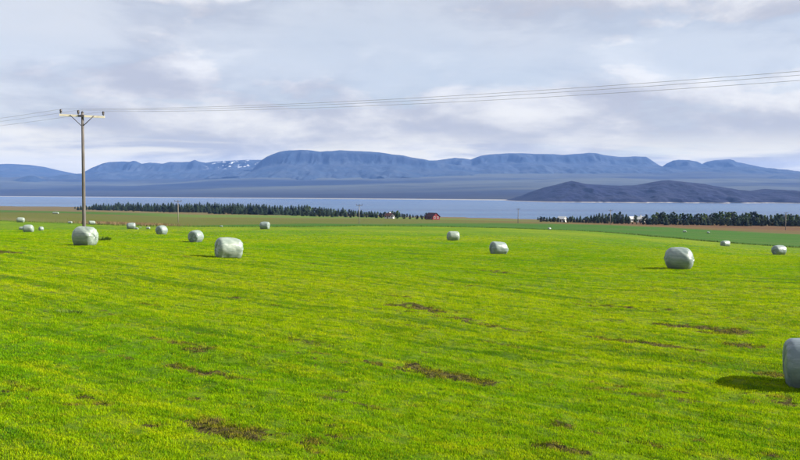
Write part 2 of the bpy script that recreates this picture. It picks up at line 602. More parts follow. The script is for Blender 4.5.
# ------------------------------------------------------------------ hayfield
U = np.linspace(-1.05, 1.05, 760)
NV = 420
edge = np.interp(U, EDGE_B, EDGE_Y)
edge = edge + (fbm(U * 6, U * 0 + 2.2, 5, 3) - 0.5) * 10
Vv = np.linspace(0, 1, NV)[:, None]
YY = 8.0 * (edge[None, :] / 8.0) ** Vv
XX = U[None, :] * YY
Yb = np.linspace(-40, 7.4, 14)[:, None] + 0 * U[None, :]
Xb = U[None, :] * (8.0 + (7.4 - Yb) * 0.6)
YY = np.vstack([Yb, YY]); XX = np.vstack([Xb, XX])
ZZ = ground_z(XX, YY) + field_relief(XX, YY)

# bare patches left by wheels and rotten swaths: centre, half length, half width (m), strength
spots = [(205, 372, 1.5, .35, 1), (178, 342, 2.4, .4, .6), (268, 386, .8, .22, .8), (240, 431, 1.5, .38, 1.0), (300, 438, .6, .18, .8),
         (160, 424, 1.0, .2, .6), (445, 374, 1.5, .42, 1), (400, 368, 1.0, .3, .6), (330, 360, 1.4, .25, .6), (345, 392, .6, .15, .5),
         (420, 309, 1.4, .5, .9), (455, 318, 2.5, .5, .7), (505, 328, 2.4, .4, .7), (585, 303, 2.5, .6, .6), (625, 308, 3.0, .5, .6),
         (700, 328, 1.8, .45, 1), (718, 332, 1.0, .3, 1), (746, 346, 1.0, .3, 1), (645, 344, 1.9, .35, .9), (668, 349, .8, .2, .6),
         (762, 374, .9, .3, .9), (748, 393, 1.0, .25, .8), (775, 366, .8, .25, .6), (632, 388, 1.2, .15, .8), (665, 390, 1.0, .14, .6), (785, 405, .9, .25, .7),
         (552, 448, .9, .16, .7), (520, 440, .7, .14, .5), (498, 385, 1.5, .2, .55), (540, 388, 1.0, .2, .5), (610, 436, 1.4, .12, .55), (690, 440, 1.2, .12, .5), (735, 438, .6, .1, .5),
         (392, 296, 1.0, .2, .9), (770, 455, .6, .15, .7), (120, 356, 1.4, .2, .5), (45, 402, 1.6, .25, .6), (100, 402, 1.4, .25, .6), (75, 420, .8, .15, .5), (215, 405, 1.2, .2, .45), (330, 436, .8, .16, .6), (20, 360, 1.4, .2, .4),
         (300, 330, 2.2, .3, .4), (510, 290, 3.0, .5, .5), (500, 272, 3.5, .6, .5), (700, 294, 2.5, .3, .5), (320, 265, 3.5, .5, .4), (470, 262, 4.0, .6, .5), (455, 266, 3.0, .6, .4), (250, 300, 2.5, .4, .4), (150, 300, 2.0, .3, .35),
         (8, 252, 2.0, .8, .8), (360, 268, 3, .5, .5)]
a_ = XX * SW[0] + YY * SW[1]
b_ = -XX * SW[1] + YY * SW[0]
soil = np.zeros_like(XX)
fine = fbm(XX * 3.1, YY * 3.1, 41, 4, 0.62)
coarse = fbm(a_ * 0.9, b_ * 2.4, 55, 4, 0.6)
for (px, py, la, lb, st) in spots:
    p = on_ground(px, py)
    da = (a_ - (p.x * SW[0] + p.y * SW[1])) / (la * 1.8)
    db = (b_ - (-p.x * SW[1] + p.y * SW[0])) / (lb * 2.1)
    r = np.sqrt(da * da + db * db)
    m = (1 - sstep(r, 0.1, 1.0)) * st
    soil = np.maximum(soil, sstep(m + (fine - 0.5) * 1.15 + (coarse - 0.5) * 1.0, 0.50, 0.82) * (r < 1.25))
# sparse scuffs everywhere, strung along the swaths
line = fbm(a_ * 0.22, b_ * 1.5, 71, 4, 0.6)
soil = np.maximum(soil, sstep(line + (fine - 0.5) * 0.55, 0.70, 0.86) * 0.6 * sstep(YY, 9, 14) * (1 - sstep(YY, 70, 120)))
ZZ = ZZ - soil * 0.03 + soil * (fine - 0.5) * 0.20
V = np.stack([XX, YY, ZZ], -1).reshape(-1, 3)
me = np_mesh('hayfield', V, grid_faces(*XX.shape), mt_field)
at_s = me.attributes.new('soil', 'FLOAT', 'POINT')
at_s.data.foreach_set('value', soil.ravel().astype(np.float32))
# blades per square metre: thick close by, thinner where a tuft is under a pixel
Yc = np.maximum(YY, 1)
dens = np.where(Yc < 9.5, 0.0, 175.0 * np.minimum(1.0, (15.0 / Yc) ** 1.75))
clump = fbm(XX * 2.6, YY * 2.6, 91, 3, 0.6)
dens = dens * (0.25 + 1.5 * sstep(clump, 0.30, 0.66))
dens = dens * (1 - 0.55 * soil) * (1 - sstep(Yc, 60, 150)) * (np.abs(XX / np.maximum(YY, 8)) < 0.66)
at_g = me.attributes.new('density', 'FLOAT', 'POINT')
at_g.data.foreach_set('value', dens.ravel().astype(np.float32))
hay = link('hayfield', me)
tag(hay, 'bright green mown hayfield sloping gently to its far edge', kind='structure')

# ------------------------------------------------------------------ farmland beyond, down to the shore
U2 = np.linspace(-1.15, 1.15, 420)
e2 = np.interp(U2, EDGE_B, EDGE_Y)
NR = 240
v2 = np.linspace(0, 1, NR)[:, None]
Y2 = (e2[None, :] - 12.0) * (2600.0 / (e2[None, :] - 12.0)) ** v2
X2 = U2[None, :] * Y2
rel = (fbm(X2 * 0.02, Y2 * 0.02, 12, 4) - 0.5) * 1.2 * sstep(Y2, 200, 320)
Z2 = ground_z(X2, Y2) + rel - 0.45 * (1 - sstep(Y2 - e2[None, :], 2.0, 9.0)) - 0.25
def crop_cols(bear, Y, X):
    g_dark = np.array([0.022, 0.080, 0.003]); olive = np.array([0.066, 0.078, 0.012]); brown = np.array([0.082, 0.040, 0.020])
    shore = np.array([0.110, 0.075, 0.042]); lgreen = np.array([0.070, 0.135, 0.022])
    px = bear * FPX + 400
    def B(vals):
        return np.interp(px, [0, 100, 200, 400, 500, 600, 700, 800], vals)
    wob = 1 + (fbm(X * 0.006, Y * 0.02, 77, 3) - 0.5) * 0.10
    y = Y * wob
    e = np.interp(bear, EDGE_B, EDGE_Y)
    k1 = B([201, 205, 225, 330, 440, 465, 400, 350])       # end of dark green
    k2 = B([520, 500, 420, 520, 500, 490, 440, 400])       # end of olive (left) or of green fringe
    k3 = B([800, 720, 600, 700, 640, 580, 540, 520])
    c = np.empty(Y.shape + (3,))
    c[:] = g_dark
    f = lambda k, wd: sstep(y, k - wd, k + wd)[..., None]
    right = sstep(px, 430, 640)[..., None]
    mid = olive * (1 - right) + (olive * 0.35 + brown * 0.65) * right
    c = c * (1 - f(k1, 6)) + mid * f(k1, 6)
    late = (lgreen * 0.6 + olive * 0.4) * (1 - right) + brown * right
    lt = sstep(px, 210, 90)[..., None]
    late = late * (1 - lt) + (g_dark * 0.8 + olive * 0.2) * lt
    pale = brown * 0.8 + olive * 0.4
    c = c * (1 - f(k2, 8)) + late * f(k2, 8)
    # a drier seam along the upper edge
    seam = np.exp(-((y - k2) / 22.0) ** 2)[..., None] * 0.7
    c = c * (1 - seam) + pale * seam
    c = c * (1 - f(k3, 12)) + (shore * 0.75 + olive * 0.25) * f(k3, 12)
    # dry scrub just past the edge on the left, and the rough headland strip
    scr = (np.exp(-((Y - e - 12) / 22.0) ** 2) * (sstep(px, 60, 100) * (1 - sstep(px, 150, 185))))[..., None] * 0.9
    c = c * (1 - scr) + np.array([0.16, 0.105, 0.055]) * scr
    lm = (sstep(px, 90, 20) * np.exp(-((Y - e - 30) / 60.0) ** 2))[..., None] * 0.6
    c = c * (1 - lm) + np.array([0.10, 0.095, 0.03]) * lm
    hs = (np.exp(-((Y - e) / 5.0) ** 2))[..., None] * 0.75
    c = c * (1 - hs) + np.array([0.075, 0.075, 0.025]) * hs
    return c
cc = crop_cols(np.broadcast_to(U2[None, :], Y2.shape), Y2, X2)
V = np.stack([X2, Y2, Z2], -1).reshape(-1, 3)
me = np_mesh('ground', V, grid_faces(*X2.shape), mt_land)
ca = me.color_attributes.new('crop', 'FLOAT_COLOR', 'POINT')
ca.data.foreach_set('color', np.concatenate([cc.reshape(-1, 3), np.ones((cc.shape[0] * cc.shape[1], 1))], 1).ravel().astype(np.float32))
tag(link('ground', me), 'green and brown farmland falling away to the lake shore', kind='structure')

# ------------------------------------------------------------------ lake
yl = np.array([500, 900, 1600, 2600, 4000, 6000, 9000], float)
xl = np.linspace(-1.3, 1.3, 14)
XL = xl[None, :] * np.maximum(yl[:, None], 3000)
YL = yl[:, None] + 0 * xl[None, :]
me = np_mesh('lake', np.stack([XL, YL, 0 * XL], -1).reshape(-1, 3), grid_faces(*XL.shape), mt_lake)
tag(link('lake', me), 'wide blue lake between the fields and the mountains', kind='structure')

# ------------------------------------------------------------------ far shore, mountains, headland
def HZ(px):                          # row of the level sight line
    return 195.0 + (px - 400) * ROLL


def fore_z(X, Y):
    px = X / Y * FPX + 400
    sh = np.interp(px, [-300, 0, 250, 500, 800, 1200], [6900, 6100, 5000, 4100, 4050, 4000])
    top = np.interp(px, [-300, 0, 150, 250, 500, 800, 1200], [205, 205, 212, 255, 315, 322, 315])
    t = (Y - sh) / (9600 - sh)
    z = np.where(t < 0, np.maximum(t * 60, -8), 6 * sstep(t, 0, 0.01) + top * np.clip(t, 0, 1.02) ** 1.35)
    n = (fbm(X * 0.0011, Y * 0.0022, 21, 5) - 0.5)
    return z + n * 70 * np.clip(t * 1.6, 0, 1)


uf = np.linspace(-0.85, 0.85, 300)
yf = np.linspace(3700, 12200, 170)
YF = yf[:, None] + 0 * uf[None, :]
XF = uf[None, :] * (YF * 0.55 + 5200)
me = np_mesh('far_shore', np.stack([XF, YF, fore_z(XF, YF)], -1).reshape(-1, 3), grid_faces(*XF.shape), mt_fore)
tag(link('far_shore', me), 'low lava plain rising from the far lake shore', kind='structure')


def mountain(name, label, prof, Y0, front, back, mat, plateau=0.0, steep=0.9, seed=1, nx=260, ny=70, base=None, rough=1.0, cells=1.0, cliff=0.0):
    prof = np.array(prof, float)
    px = np.linspace(prof[0, 0], prof[-1, 0], nx)
    X0 = (px - 400) / FPX * Y0
    py = np.interp(px, prof[:, 0], prof[:, 1])
    ztop = EYE + (HZ(px) - py) * Y0 / FPX
    ztop = ztop + (fbm(X0 * 0.006, X0 * 0 + seed, seed, 4) - 0.5) * 9 * rough
    tt = np.concatenate([-np.linspace(1, 0, int(ny * 0.68)) ** 1.25, np.linspace(0, 1, ny - int(ny * 0.68) + 1)[1:]])
    T = tt[:, None] + 0 * X0[None, :]
    X = X0[None, :] + 0 * T
    Y = Y0 + np.where(T < 0, T * front, T * back)
    rav = np.abs(fbm(X * 0.0017 * cells, Y * 0.0006 * cells, seed + 4, 5, 0.55) - 0.5) * 2
    rav2 = fbm(X * 0.006 * cells, Y * 0.003 * cells, seed + 9, 4) - 0.5
    k = np.abs(T)
    kk = np.clip(k * (1.18 - 0.75 * rav * rough) + rav2 * 0.24 * np.minimum(1, k * 5), 0, 1.4)
    if plateau:
        kk = np.where(T > 0, np.maximum(0, kk - plateau) / (1 - plateau), kk)
    kc = np.clip(kk, 0, 1)
    g = 1 - kc ** steep
    if cliff:
        crag = 0.05 + 0.10 * fbm(X * 0.004, Y * 0.001, seed + 15, 4)
        g = (1 - cliff * sstep(kk, crag * 0.4, crag * 1.6)) * (1 - kc ** 0.9)
    zb = (fore_z(X, Y) - 25) if base is None else (np.full_like(X, base))
    endm = np.minimum(sstep(px, px[0], px[0] + 6), 1)[None, :]
    zt = np.broadcast_to(ztop[None, :], X.shape)
    Z = zb + np.maximum(zt - zb, 0) * g
    me = np_mesh(name, np.stack([X, Y, Z], -1).reshape(-1, 3), grid_faces(*X.shape), mat)
    return tag(link(name, me), label, kind='structure')


mountain('distant_hill', 'hazy low hill at the far left beyond the lake',
         [(-120, 172), (-60, 167), (0, 164.3), (12, 164), (30, 165), (45, 167), (60, 170.5), (75, 173.5), (95, 177), (130, 182)], 12300, 2600, 1500, mt_mount, seed=3, rough=0.6)
mountain('small_cone_hill', 'small blue cone hill on the plain at far left',
         [(10, 181), (16, 179.5), (24, 177), (30, 175.6), (35, 176), (41, 178.6), (48, 181)], 9000, 260, 300, mt_mount, seed=8, nx=70, ny=40, rough=0.5)
mountain('mountain_ridge', 'jagged blue ridge with snow patches left of the flat topped mountain',
         [(70, 183), (82, 177), (88, 172), (95, 167), (103, 163.5), (110, 162), (122, 161.5), (130, 162), (134, 161), (137, 161.4), (142, 164), (150, 162.6), (156, 163), (163, 164), (170, 162),
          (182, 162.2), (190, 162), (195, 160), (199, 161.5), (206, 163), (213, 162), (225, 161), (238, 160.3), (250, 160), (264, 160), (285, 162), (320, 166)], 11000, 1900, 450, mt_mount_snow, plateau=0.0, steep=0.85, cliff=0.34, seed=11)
mountain('table_mountain', 'broad flat topped blue mountain with a steep left cliff under cloud',
         [(241, 180), (248, 177), (252, 172), (257, 165), (262, 160), (267, 156.5), (273, 154), (280, 152), (290, 150.5), (300, 150), (311, 150.6), (320, 152), (328, 151.2), (340, 150.3), (352, 151), (370, 151.8),
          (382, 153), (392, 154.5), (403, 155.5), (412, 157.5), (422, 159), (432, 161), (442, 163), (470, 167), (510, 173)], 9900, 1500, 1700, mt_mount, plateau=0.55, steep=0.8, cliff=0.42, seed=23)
mountain('mountain_range', 'long blue mountain range behind the headland with cloud on its crest',
         [(400, 170), (418, 164), (430, 160.5), (437, 160.5), (446, 159), (455, 158), (463, 158.6), (470, 159.5), (480, 156), (490, 154.4), (505, 153.6), (520, 153.3), (535, 154), (550, 154), (562, 155), (575, 154),
          (588, 153), (596, 153.6), (605, 155.4), (620, 157), (634, 156.4), (645, 157), (650, 160), (656, 164.5), (661, 167), (666, 163.4), (672, 160.6), (678, 159.8), (688, 160), (695, 162), (700, 164.3), (705, 162),
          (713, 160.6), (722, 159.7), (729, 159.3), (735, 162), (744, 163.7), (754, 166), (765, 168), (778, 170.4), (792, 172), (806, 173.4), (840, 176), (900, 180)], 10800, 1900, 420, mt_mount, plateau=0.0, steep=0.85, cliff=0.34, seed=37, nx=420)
mountain('low_hill', 'small low hill at the foot of the far right range',
         [(755, 181), (765, 177.5), (775, 175.4), (785, 175.6), (800, 178), (812, 181)], 8400, 350, 400, mt_mount, seed=41, nx=80, ny=40, rough=0.5)
mountain('headland', 'dark purple hilly headland lying in the lake at right',
         [(506, 201.6), (513, 199.4), (522, 196), (532, 191.5), (545, 187), (555, 185), (565, 182), (571, 180.6), (577, 181.6), (584, 183.5), (594, 184.6), (606, 185.4), (620, 186), (632, 185.6), (642, 184), (652, 182),
          (661, 180.6), (668, 180.2), (676, 181), (686, 182), (696, 183), (705, 185), (716, 186.4), (728, 188.6), (738, 191), (746, 191.6), (755, 190.2), (764, 189), (772, 189.6), (781, 192), (792, 195), (806, 197), (830, 199), (860, 201.8)],
         3700, 860, 700, mt_isle, steep=1.2, seed=53, nx=360, ny=80, base=-6.0, rough=0.65, cells=2.6)

# ------------------------------------------------------------------ grass standing on the hayfield
def blade_patch(n, rad, hmin, hmax, wid, seed):
    rnd = random.Random(seed)
    V, F = [], []
    for i in range(n):
        a = rnd.uniform(0, 2 * math.pi)
        r = rad * math.sqrt(rnd.random())
        x, y = r * math.cos(a), r * math.sin(a)
        h = rnd.uniform(hmin, hmax)
        f = rnd.uniform(0, 2 * math.pi)
        dx, dy = math.cos(f) * wid / 2, math.sin(f) * wid / 2
        lean = rnd.uniform(0.1, 0.75) * h
        la = rnd.uniform(0, 2 * math.pi)
        lx, ly = math.cos(la) * lean, math.sin(la) * lean
        o = len(V)
        V += [(x - dx, y - dy, -0.01), (x + dx, y + dy, -0.01), (x + lx * .4 + dx * .8, y + ly * .4 + dy * .8, h * .6),
              (x + lx * .4 - dx * .8, y + ly * .4 - dy * .8, h * .6), (x + lx, y + ly, h)]
        F += [(o, o + 1, o + 2, o + 3), (o + 3, o + 2, o + 4)]
    return V, F


gv, gf = blade_patch(16, 0.085, 0.014, 0.044, 0.010, 5)
grass = mesh_obj('grass', gv, gf, mt_grass)
tag(grass, 'short green stubble grass covering the near hayfield', 'grass', kind='stuff')
ng = bpy.data.node_groups.new('grass_scatter', 'GeometryNodeTree')
ng.interface.new_socket('Geometry', in_out='INPUT', socket_type='NodeSocketGeometry')
ng.interface.new_socket('Geometry', in_out='OUTPUT', socket_type='NodeSocketGeometry')
gi = ng.nodes.new('NodeGroupInput'); go = ng.nodes.new('NodeGroupOutput')
oi = ng.nodes.new('GeometryNodeObjectInfo'); oi.inputs['Object'].default_value = hay; oi.transform_space = 'RELATIVE'
dp = ng.nodes.new('GeometryNodeDistributePointsOnFaces'); dp.distribute_method = 'RANDOM'
na = ng.nodes.new('GeometryNodeInputNamedAttribute'); na.data_type = 'FLOAT'; na.inputs['Name'].default_value = 'density'
ip = ng.nodes.new('GeometryNodeInstanceOnPoints')
rv = ng.nodes.new('FunctionNodeRandomValue'); rv.data_type = 'FLOAT_VECTOR'
rv.inputs[0].default_value = (-0.12, -0.12, 0.0); rv.inputs[1].default_value = (0.12, 0.12, 6.283)
rs = ng.nodes.new('FunctionNodeRandomValue'); rs.data_type = 'FLOAT'
rs.inputs[2].default_value = 0.5; rs.inputs[3].default_value = 1.5
pos = ng.nodes.new('GeometryNodeInputPosition')
sp = ng.nodes.new('ShaderNodeSeparateXYZ')
mr = ng.nodes.new('ShaderNodeMapRange')
mr.inputs['From Min'].default_value = 15; mr.inputs['From Max'].default_value = 110
mr.inputs['To Min'].default_value = 1.0; mr.inputs['To Max'].default_value = 2.2
mu = ng.nodes.new('ShaderNodeMath'); mu.operation = 'MULTIPLY'
L = ng.links.new
L(oi.outputs['Geometry'], dp.inputs['Mesh'])
L(na.outputs['Attribute'], dp.inputs['Density'])
L(dp.outputs['Points'], ip.inputs['Points'])
L(gi.outputs[0], ip.inputs['Instance'])
L(rv.outputs[0], ip.inputs['Rotation'])
L(pos.outputs[0], sp.inputs[0]); L(sp.outputs[1], mr.inputs['Value'])
L(mr.outputs[0], mu.inputs[0]); L(rs.outputs[1], mu.inputs[1]); L(mu.outputs[0], ip.inputs['Scale'])
L(ip.outputs[0], go.inputs[0])
md = grass.modifiers.new('scatter', 'NODES')
md.node_group = ng


# coarser grass along the far edge of the field and dry scrub behind it: one strip of blades
def strip(name, label, mat, spots, n, hmin, hmax, wid, seed, cat, kind='stuff'):
    rnd = random.Random(seed)
    V, F = [], []
    for i in range(n):
        x, y = spots(rnd)
        z = gz(x, y) - 0.5
        h = rnd.uniform(hmin, hmax) + 0.35
        f = rnd.uniform(0, math.pi)
        dx, dy = math.cos(f) * wid, math.sin(f) * wid
        lx, ly = rnd.uniform(-.3, .3) * h, rnd.uniform(-.3, .3) * h
        o = len(V)
        V += [(x - dx, y - dy, z), (x + dx, y + dy, z), (x + lx + dx * .5, y + ly + dy * .5, z + h * .8), (x + lx * 1.3, y + ly * 1.3, z + h)]
        F += [(o, o + 1, o + 2), (o, o + 2, o + 3)]
    return tag(mesh_obj(name, V, F, mat), label, cat, kind=kind)


def edge_spot(rnd):
    px = rnd.uniform(-60, 880)
    bb = (px - 400) / FPX
    e = float(np.interp(bb, EDGE_B, EDGE_Y))
    y = e + rnd.gauss(1.5, 1.6)
    return bb * y, y


def scrub_spot(rnd):
    px = rnd.gauss(128, 20)
    bb = (px - 400) / FPX
    e = float(np.interp(bb, EDGE_B, EDGE_Y))
    y = e + 4 + abs(rnd.gauss(0, 14))
    return bb * y, y


strip('rough_grass', 'coarse unmown grass along the far edge of the hayfield', mt_tuss, edge_spot, 15000, 0.1, 0.55, 0.06, 3, 'grass')
strip('dry_scrub', 'brown dry grass behind the field edge near the power pole', mt_dry, scrub_spot, 6000, 0.3, 0.9, 0.07, 4, 'dry grass')


# single darker tussocks left standing in the hayfield
def tussock(px, py, rad, h, n, seed, label):
    p = on_ground(px, py)
    rnd = random.Random(seed)
    V, F = [], []
    for i in range(n):
        a = rnd.uniform(0, 2 * math.pi); r = rad * math.sqrt(rnd.random())
        x, y = 1.5 * r * math.cos(a), r * math.sin(a)
        hh = h * rnd.uniform(.5, 1) * (1 - 0.5 * (r / rad) ** 2)
        f = rnd.uniform(0, math.pi)
        dx, dy = math.cos(f) * .012, math.sin(f) * .012
        lx, ly = x * .3 + rnd.uniform(-.3, .3) * hh, y * .3 + rnd.uniform(-.3, .3) * hh
        z = field_z(p.x + x, p.y + y) - p.z
        o = len(V)
        V += [(x - dx, y - dy, z - .02), (x + dx, y + dy, z - .02), (x + lx * .5 + dx, y + ly * .5 + dy, z + hh * .65), (x + lx, y + ly, z + hh)]
        F += [(o, o + 1, o + 2), (o, o + 2, o + 3)]
    ob = mesh_obj('grass_tussock', V, F, mt_tuss)
    ob.location = p
    return tag(ob, label, 'grass tuft', 'tussocks left in the hayfield')


tussock(101.5, 240.5, 0.45, 0.45, 420, 1, 'dark green tussock beside the bale in front of the power pole')
tussock(70, 313, 0.26, 0.16, 150, 2, 'dark green tuft alone on the near left of the field')


# ------------------------------------------------------------------ wrapped bales
def bale_mesh(rad, length, seed, nseg=64, nring=34, corner=0.34, sag=0.10, taper=0.0, dent=1.0):
    """drum with soft shoulders, axis along X, resting on z=0, flattened where it sits"""
    rnd = random.Random(seed)
    hl = length / 2
    c = corner
    prof = []                                   # (x, r) from the left end centre to the right end centre
    ends = 7
    for s in (-1, 1):
        q = []
        bulge = rnd.uniform(0.02, 0.06)
        for k in range(4):
            f = k / 4
            q.append((s * (hl + bulge * (1 - f * f)), max(1e-3, (rad - c) * f)))
        for k in range(ends + 1):
            a = math.pi / 2 * k / ends
            q.append((s * (hl - c + c * math.cos(a)), rad - c + c * math.sin(a)))
        if s < 0:
            prof = q
            nmid = max(4, nring - 2 * len(q))
            for k in range(1, nmid):
                f = k / nmid
                prof.append((-hl + c + (2 * hl - 2 * c) * f, rad * (1 + 0.035 * math.sin(math.pi * f))))
        else:
            prof += list(reversed(q))
    prof = np.array(prof)
    th = np.linspace(0, 2 * math.pi, nseg, endpoint=False)
    X = prof[:, 0][:, None] + 0 * th
    Rr = prof[:, 1][:, None] * (1 + taper * (prof[:, 0] / hl)[:, None]) + 0 * th
    oct_ = rnd.uniform(0, 100)
    lump = (fbm(np.cos(th)[None, :] * 1.3 + X * 1.5 + oct_, np.sin(th)[None, :] * 1.3 + X * 0.7 + oct_, seed, 3) - 0.5)
    fold = (fbm(th[None, :] * 5.0 + oct_ + 0 * X, X * 1.2 + oct_, seed + 3, 3) - 0.5)
    crinkle = (fbm(np.cos(th)[None, :] * 6 + X * 7 + oct_, np.sin(th)[None, :] * 6 - X * 3 + oct_, seed + 7, 3) - 0.5)
    Rr = Rr * (1 + dent * (0.13 * lump + 0.022 * fold + 0.014 * crinkle))
    X = X + dent * 0.10 * crinkle * (np.abs(X) > hl - c * 0.8) + 0.12 * lump * dent
    Yv = Rr * np.cos(th)[None, :] * (1 + 0.35 * sag)
    Zv = Rr * np.sin(th)[None, :]
    lean = rnd.uniform(-0.06, 0.06)
    X = X + Zv * lean
    floor = -rad * (1 - sag)
    Zv = np.where(Zv < floor + 0.12, floor + (Zv - floor - 0.12) * 0.25 + 0.03, Zv)
    Zv = Zv - Zv.min() - 0.02
    nr, ns = X.shape
    V = np.stack([X, Yv, Zv], -1).reshape(-1, 3)
    i = np.arange(nr - 1)[:, None] * ns
    k = np.arange(ns)[None, :]
    F = np.stack([i + k, i + ns + k, i + ns + (k + 1) % ns, i + (k + 1) % ns], -1).reshape(-1, 4)
    return V, F


def bale(px, py, hgt, rz, label, seed, length=1.22, film=None, far=False, field=True, corner=0.34, taper=0.0, sag=0.10, z=None, dent=1.0, wide=1.0):
    """hgt = real height of the resting bale in metres"""
    p = on_ground(px, py, field)
    rad = hgt / 1.98
    V, F = bale_mesh(rad, length, seed, 28 if far else 72, 26 if far else 44, corner * rad / 0.62, sag, taper, dent)
    V = V * np.array([1, wide, 1])
    me = np_mesh('wrapped_bale', V, F, film or (mt_film if seed % 2 else mt_film2))
    o = link('wrapped_bale', me)
    d = Vector((p.x, p.y)).normalized()
    c = (p.x + d.x * rad * 0.75, p.y + d.y * rad * 0.75)
    zf = field_z if field else (lambda x, y: gz(x, y) - 0.25)
    o.location = (c[0], c[1], zf(*c) - 0.02)
    o.rotation_euler = (R((seed * 37) % 5 - 2), R((seed * 23) % 7 - 3), rz)
    return tag(o, label, 'hay bale', 'wrapped hay bales')


def pxm(px, py, pix):            # metres that pix spans at the ground spot
    p = on_ground(px, py)
    return pix * p.y / FPX


def pbale(px, py, wpx, hpx, rz, label, seed, **kw):
    p = on_ground(px, py)
    h = hpx * p.y / FPX
    wv_ = wpx * p.y / FPX
    return bale(px, py, h, R(rz), label, seed, length=kw.pop('length', wv_), **kw)


pbale(818, 392, 62, 52, -22, 'large shaded bale cut by the right edge of the picture', 1, corner=0.22, sag=0.05, dent=0.5, film=mt_film_shade)
pbale(678.5, 269.5, 26.5, 22.5, -18, 'round plump bale alone on the right of the field', 2, corner=0.46, sag=0.08, dent=0.7)
pbale(228.5, 258.5, 26, 21.2, 27, 'pale bale with a peaked left end beside the smaller tilted bale', 3, corner=0.31, taper=-0.08, sag=0.08)
pbale(196, 242.5, 12, 12.5, 66, 'bale with a grey shaded end and bright right side, between two bales', 4, corner=0.24)
pbale(85.5, 245.5, 21, 19.5, -14, 'big drum bale standing in front of the power pole', 5, corner=0.27, taper=-0.06, sag=0.08)
pbale(161.3, 234.8, 9, 9.6, 62, 'small pointed bale left of the grey ended bale', 6, corner=0.26, taper=0.06)
pbale(28.6, 232.2, 9.5, 7.8, 10, 'largest of the cluster of small bales at far left', 7, far=True)
pbale(264.8, 229.2, 9, 7.6, -5, 'small bale alone near the far edge, right of the biggest pale bale', 8, corner=0.26)
pbale(453, 240.6, 12, 9.6, 14, 'small bale in the middle of the field nearest the red barn', 9)
pbale(498.5, 254.4, 17, 13.2, 20, 'middle bale with a slanting right top, right of the field centre', 10, taper=-0.07)
pbale(725.3, 246.2, 9.2, 6.0, 24, 'small flattened bale at the far right edge of the hayfield', 11, far=True, sag=0.16)
pbale(778.8, 254.8, 13, 9.8, 16, 'small bale near the right side, above the cut off large bale', 12)
pbale(20.6, 222.4, 7, 5.2, 12, 'small bale on the field edge, leftmost and farthest of the left cluster', 13, far=True)
pbale(131.3, 229.0, 8, 6.4, 18, 'small bale before the brown scrub, right of the power pole', 14, far=True)
# smaller ones, low and far
pbale(22.0, 230.2, 5, 3.8, 0, 'low white bale tucked behind the largest bale of the far left cluster', 15, far=True)
pbale(41.2, 230.6, 4.2, 4.2, 40, 'tiny bale with a dark shaded side right of the far left cluster', 16, far=True)
pbale(91.8, 224.4, 6, 3.8, 30, 'low bale half hidden behind the field edge right of the power pole', 17, far=True)
pbale(70.0, 223.4, 4.2, 2.2, 0, 'tiny white bale on the field edge left of the power pole', 18, far=True)
pbale(136.6, 229.3, 3.2, 2.0, 0, 'tiny white bale touching the bale before the brown scrub', 19, far=True)
pbale(140.4, 227.6, 2.8, 2.2, 0, 'tiny white bale in the brown scrub, left of its neighbour', 20, far=True, field=False)
pbale(148.2, 229.2, 3.4, 2.4, 0, 'tiny white bale at the right end of the brown scrub', 21, far=True)
pbale(221.2, 227.0, 2.6, 1.7, 0, 'tiny white bale on the far field edge above the biggest pale bale', 22, far=True)
pbale(55.6, 213.6, 6.0, 2.0, 0, 'long low white bale far off on the olive meadow at left', 23, far=True, field=False)
pbale(549.2, 229.2, 3.0, 2.8, 30, 'tiny dark sided bale on the dark green strip in the middle', 24, far=True, field=False)
pbale(684.6, 231.6, 3.2, 1.8, 0, 'left one of two tiny white bales on the dark green strip', 25, far=True, field=False)
pbale(708.2, 232.6, 2.6, 1.7, 0, 'right one of two tiny white bales on the dark green strip', 26, far=True, field=False)


# ------------------------------------------------------------------ power line
def insulator(parent, x, y, z, s=1.0):
    V, F = [], []
    prof = [(0.018, 0), (0.018, 0.07), (0.055, 0.08), (0.075, 0.13), (0.05, 0.15), (0.062, 0.20), (0.085, 0.235), (0.06, 0.27), (0.07, 0.31), (0.05, 0.35), (0.0, 0.36)]
    n = 10
    for r, h in prof:
        for k in range(n):
            a = 2 * math.pi * k / n
            V.append((x + r * 1.25 * s * math.cos(a), y + r * 1.25 * s * math.sin(a), z + h * s))
    for i in range(len(prof) - 1):
        for k in range(n):
            F.append((i * n + k, i * n + (k + 1) % n, (i + 1) * n + (k + 1) % n, (i + 1) * n + k))
    return mesh_obj('insulator', V, F, mt_porc, parent)


ARM = 1.62            # half length of the crossarm


def power_pole(loc, rz, label, height=9.35, detail=True):
    root = empty('power_pole', loc, rz)
    tag(root, label, 'power pole', 'timber power poles')
    V, F = tube_geo([(0, 0, -0.6), (0, 0, 0), (0.01, 0, height * .5), (0, 0, height)], [.145, .14, .12, .095], 14)
    mesh_obj('post', V, F, mt_wood, root)
    a = mesh_obj('crossarm', *box_geo(-ARM, ARM, -0.19, -0.08, -0.08, 0.08), mt_arm, root, smooth=False)
    a.rotation_euler = (0, R(1.2), 0)
    a.location = (0, 0, height - 0.28)
    for s in (-1, 1):
        V, F = tube_geo([(s * 0.86, -0.20, height - 0.24), (s * 0.07, -0.15, height - 1.02)], [.032, .032], 6)
        mesh_obj('brace', V, F, mt_iron, root)
    zt = height - 0.20
    insulator(root, -ARM + 0.10, -0.135, zt + 0.03)
    insulator(root, -0.28, -0.135, zt)
    insulator(root, ARM - 0.10, -0.135, zt - 0.03)
    mesh_obj('arm_bracket', *box_geo(-0.30, 0.14, -0.235, -0.195, height - 0.37, height - 0.20), mt_iron, root, smooth=False)
    mesh_obj('pole_cap', *tube_geo([(0, 0, height), (0, 0, height + 0.10)], [.115, .04], 12), mt_iron, root)
    return root


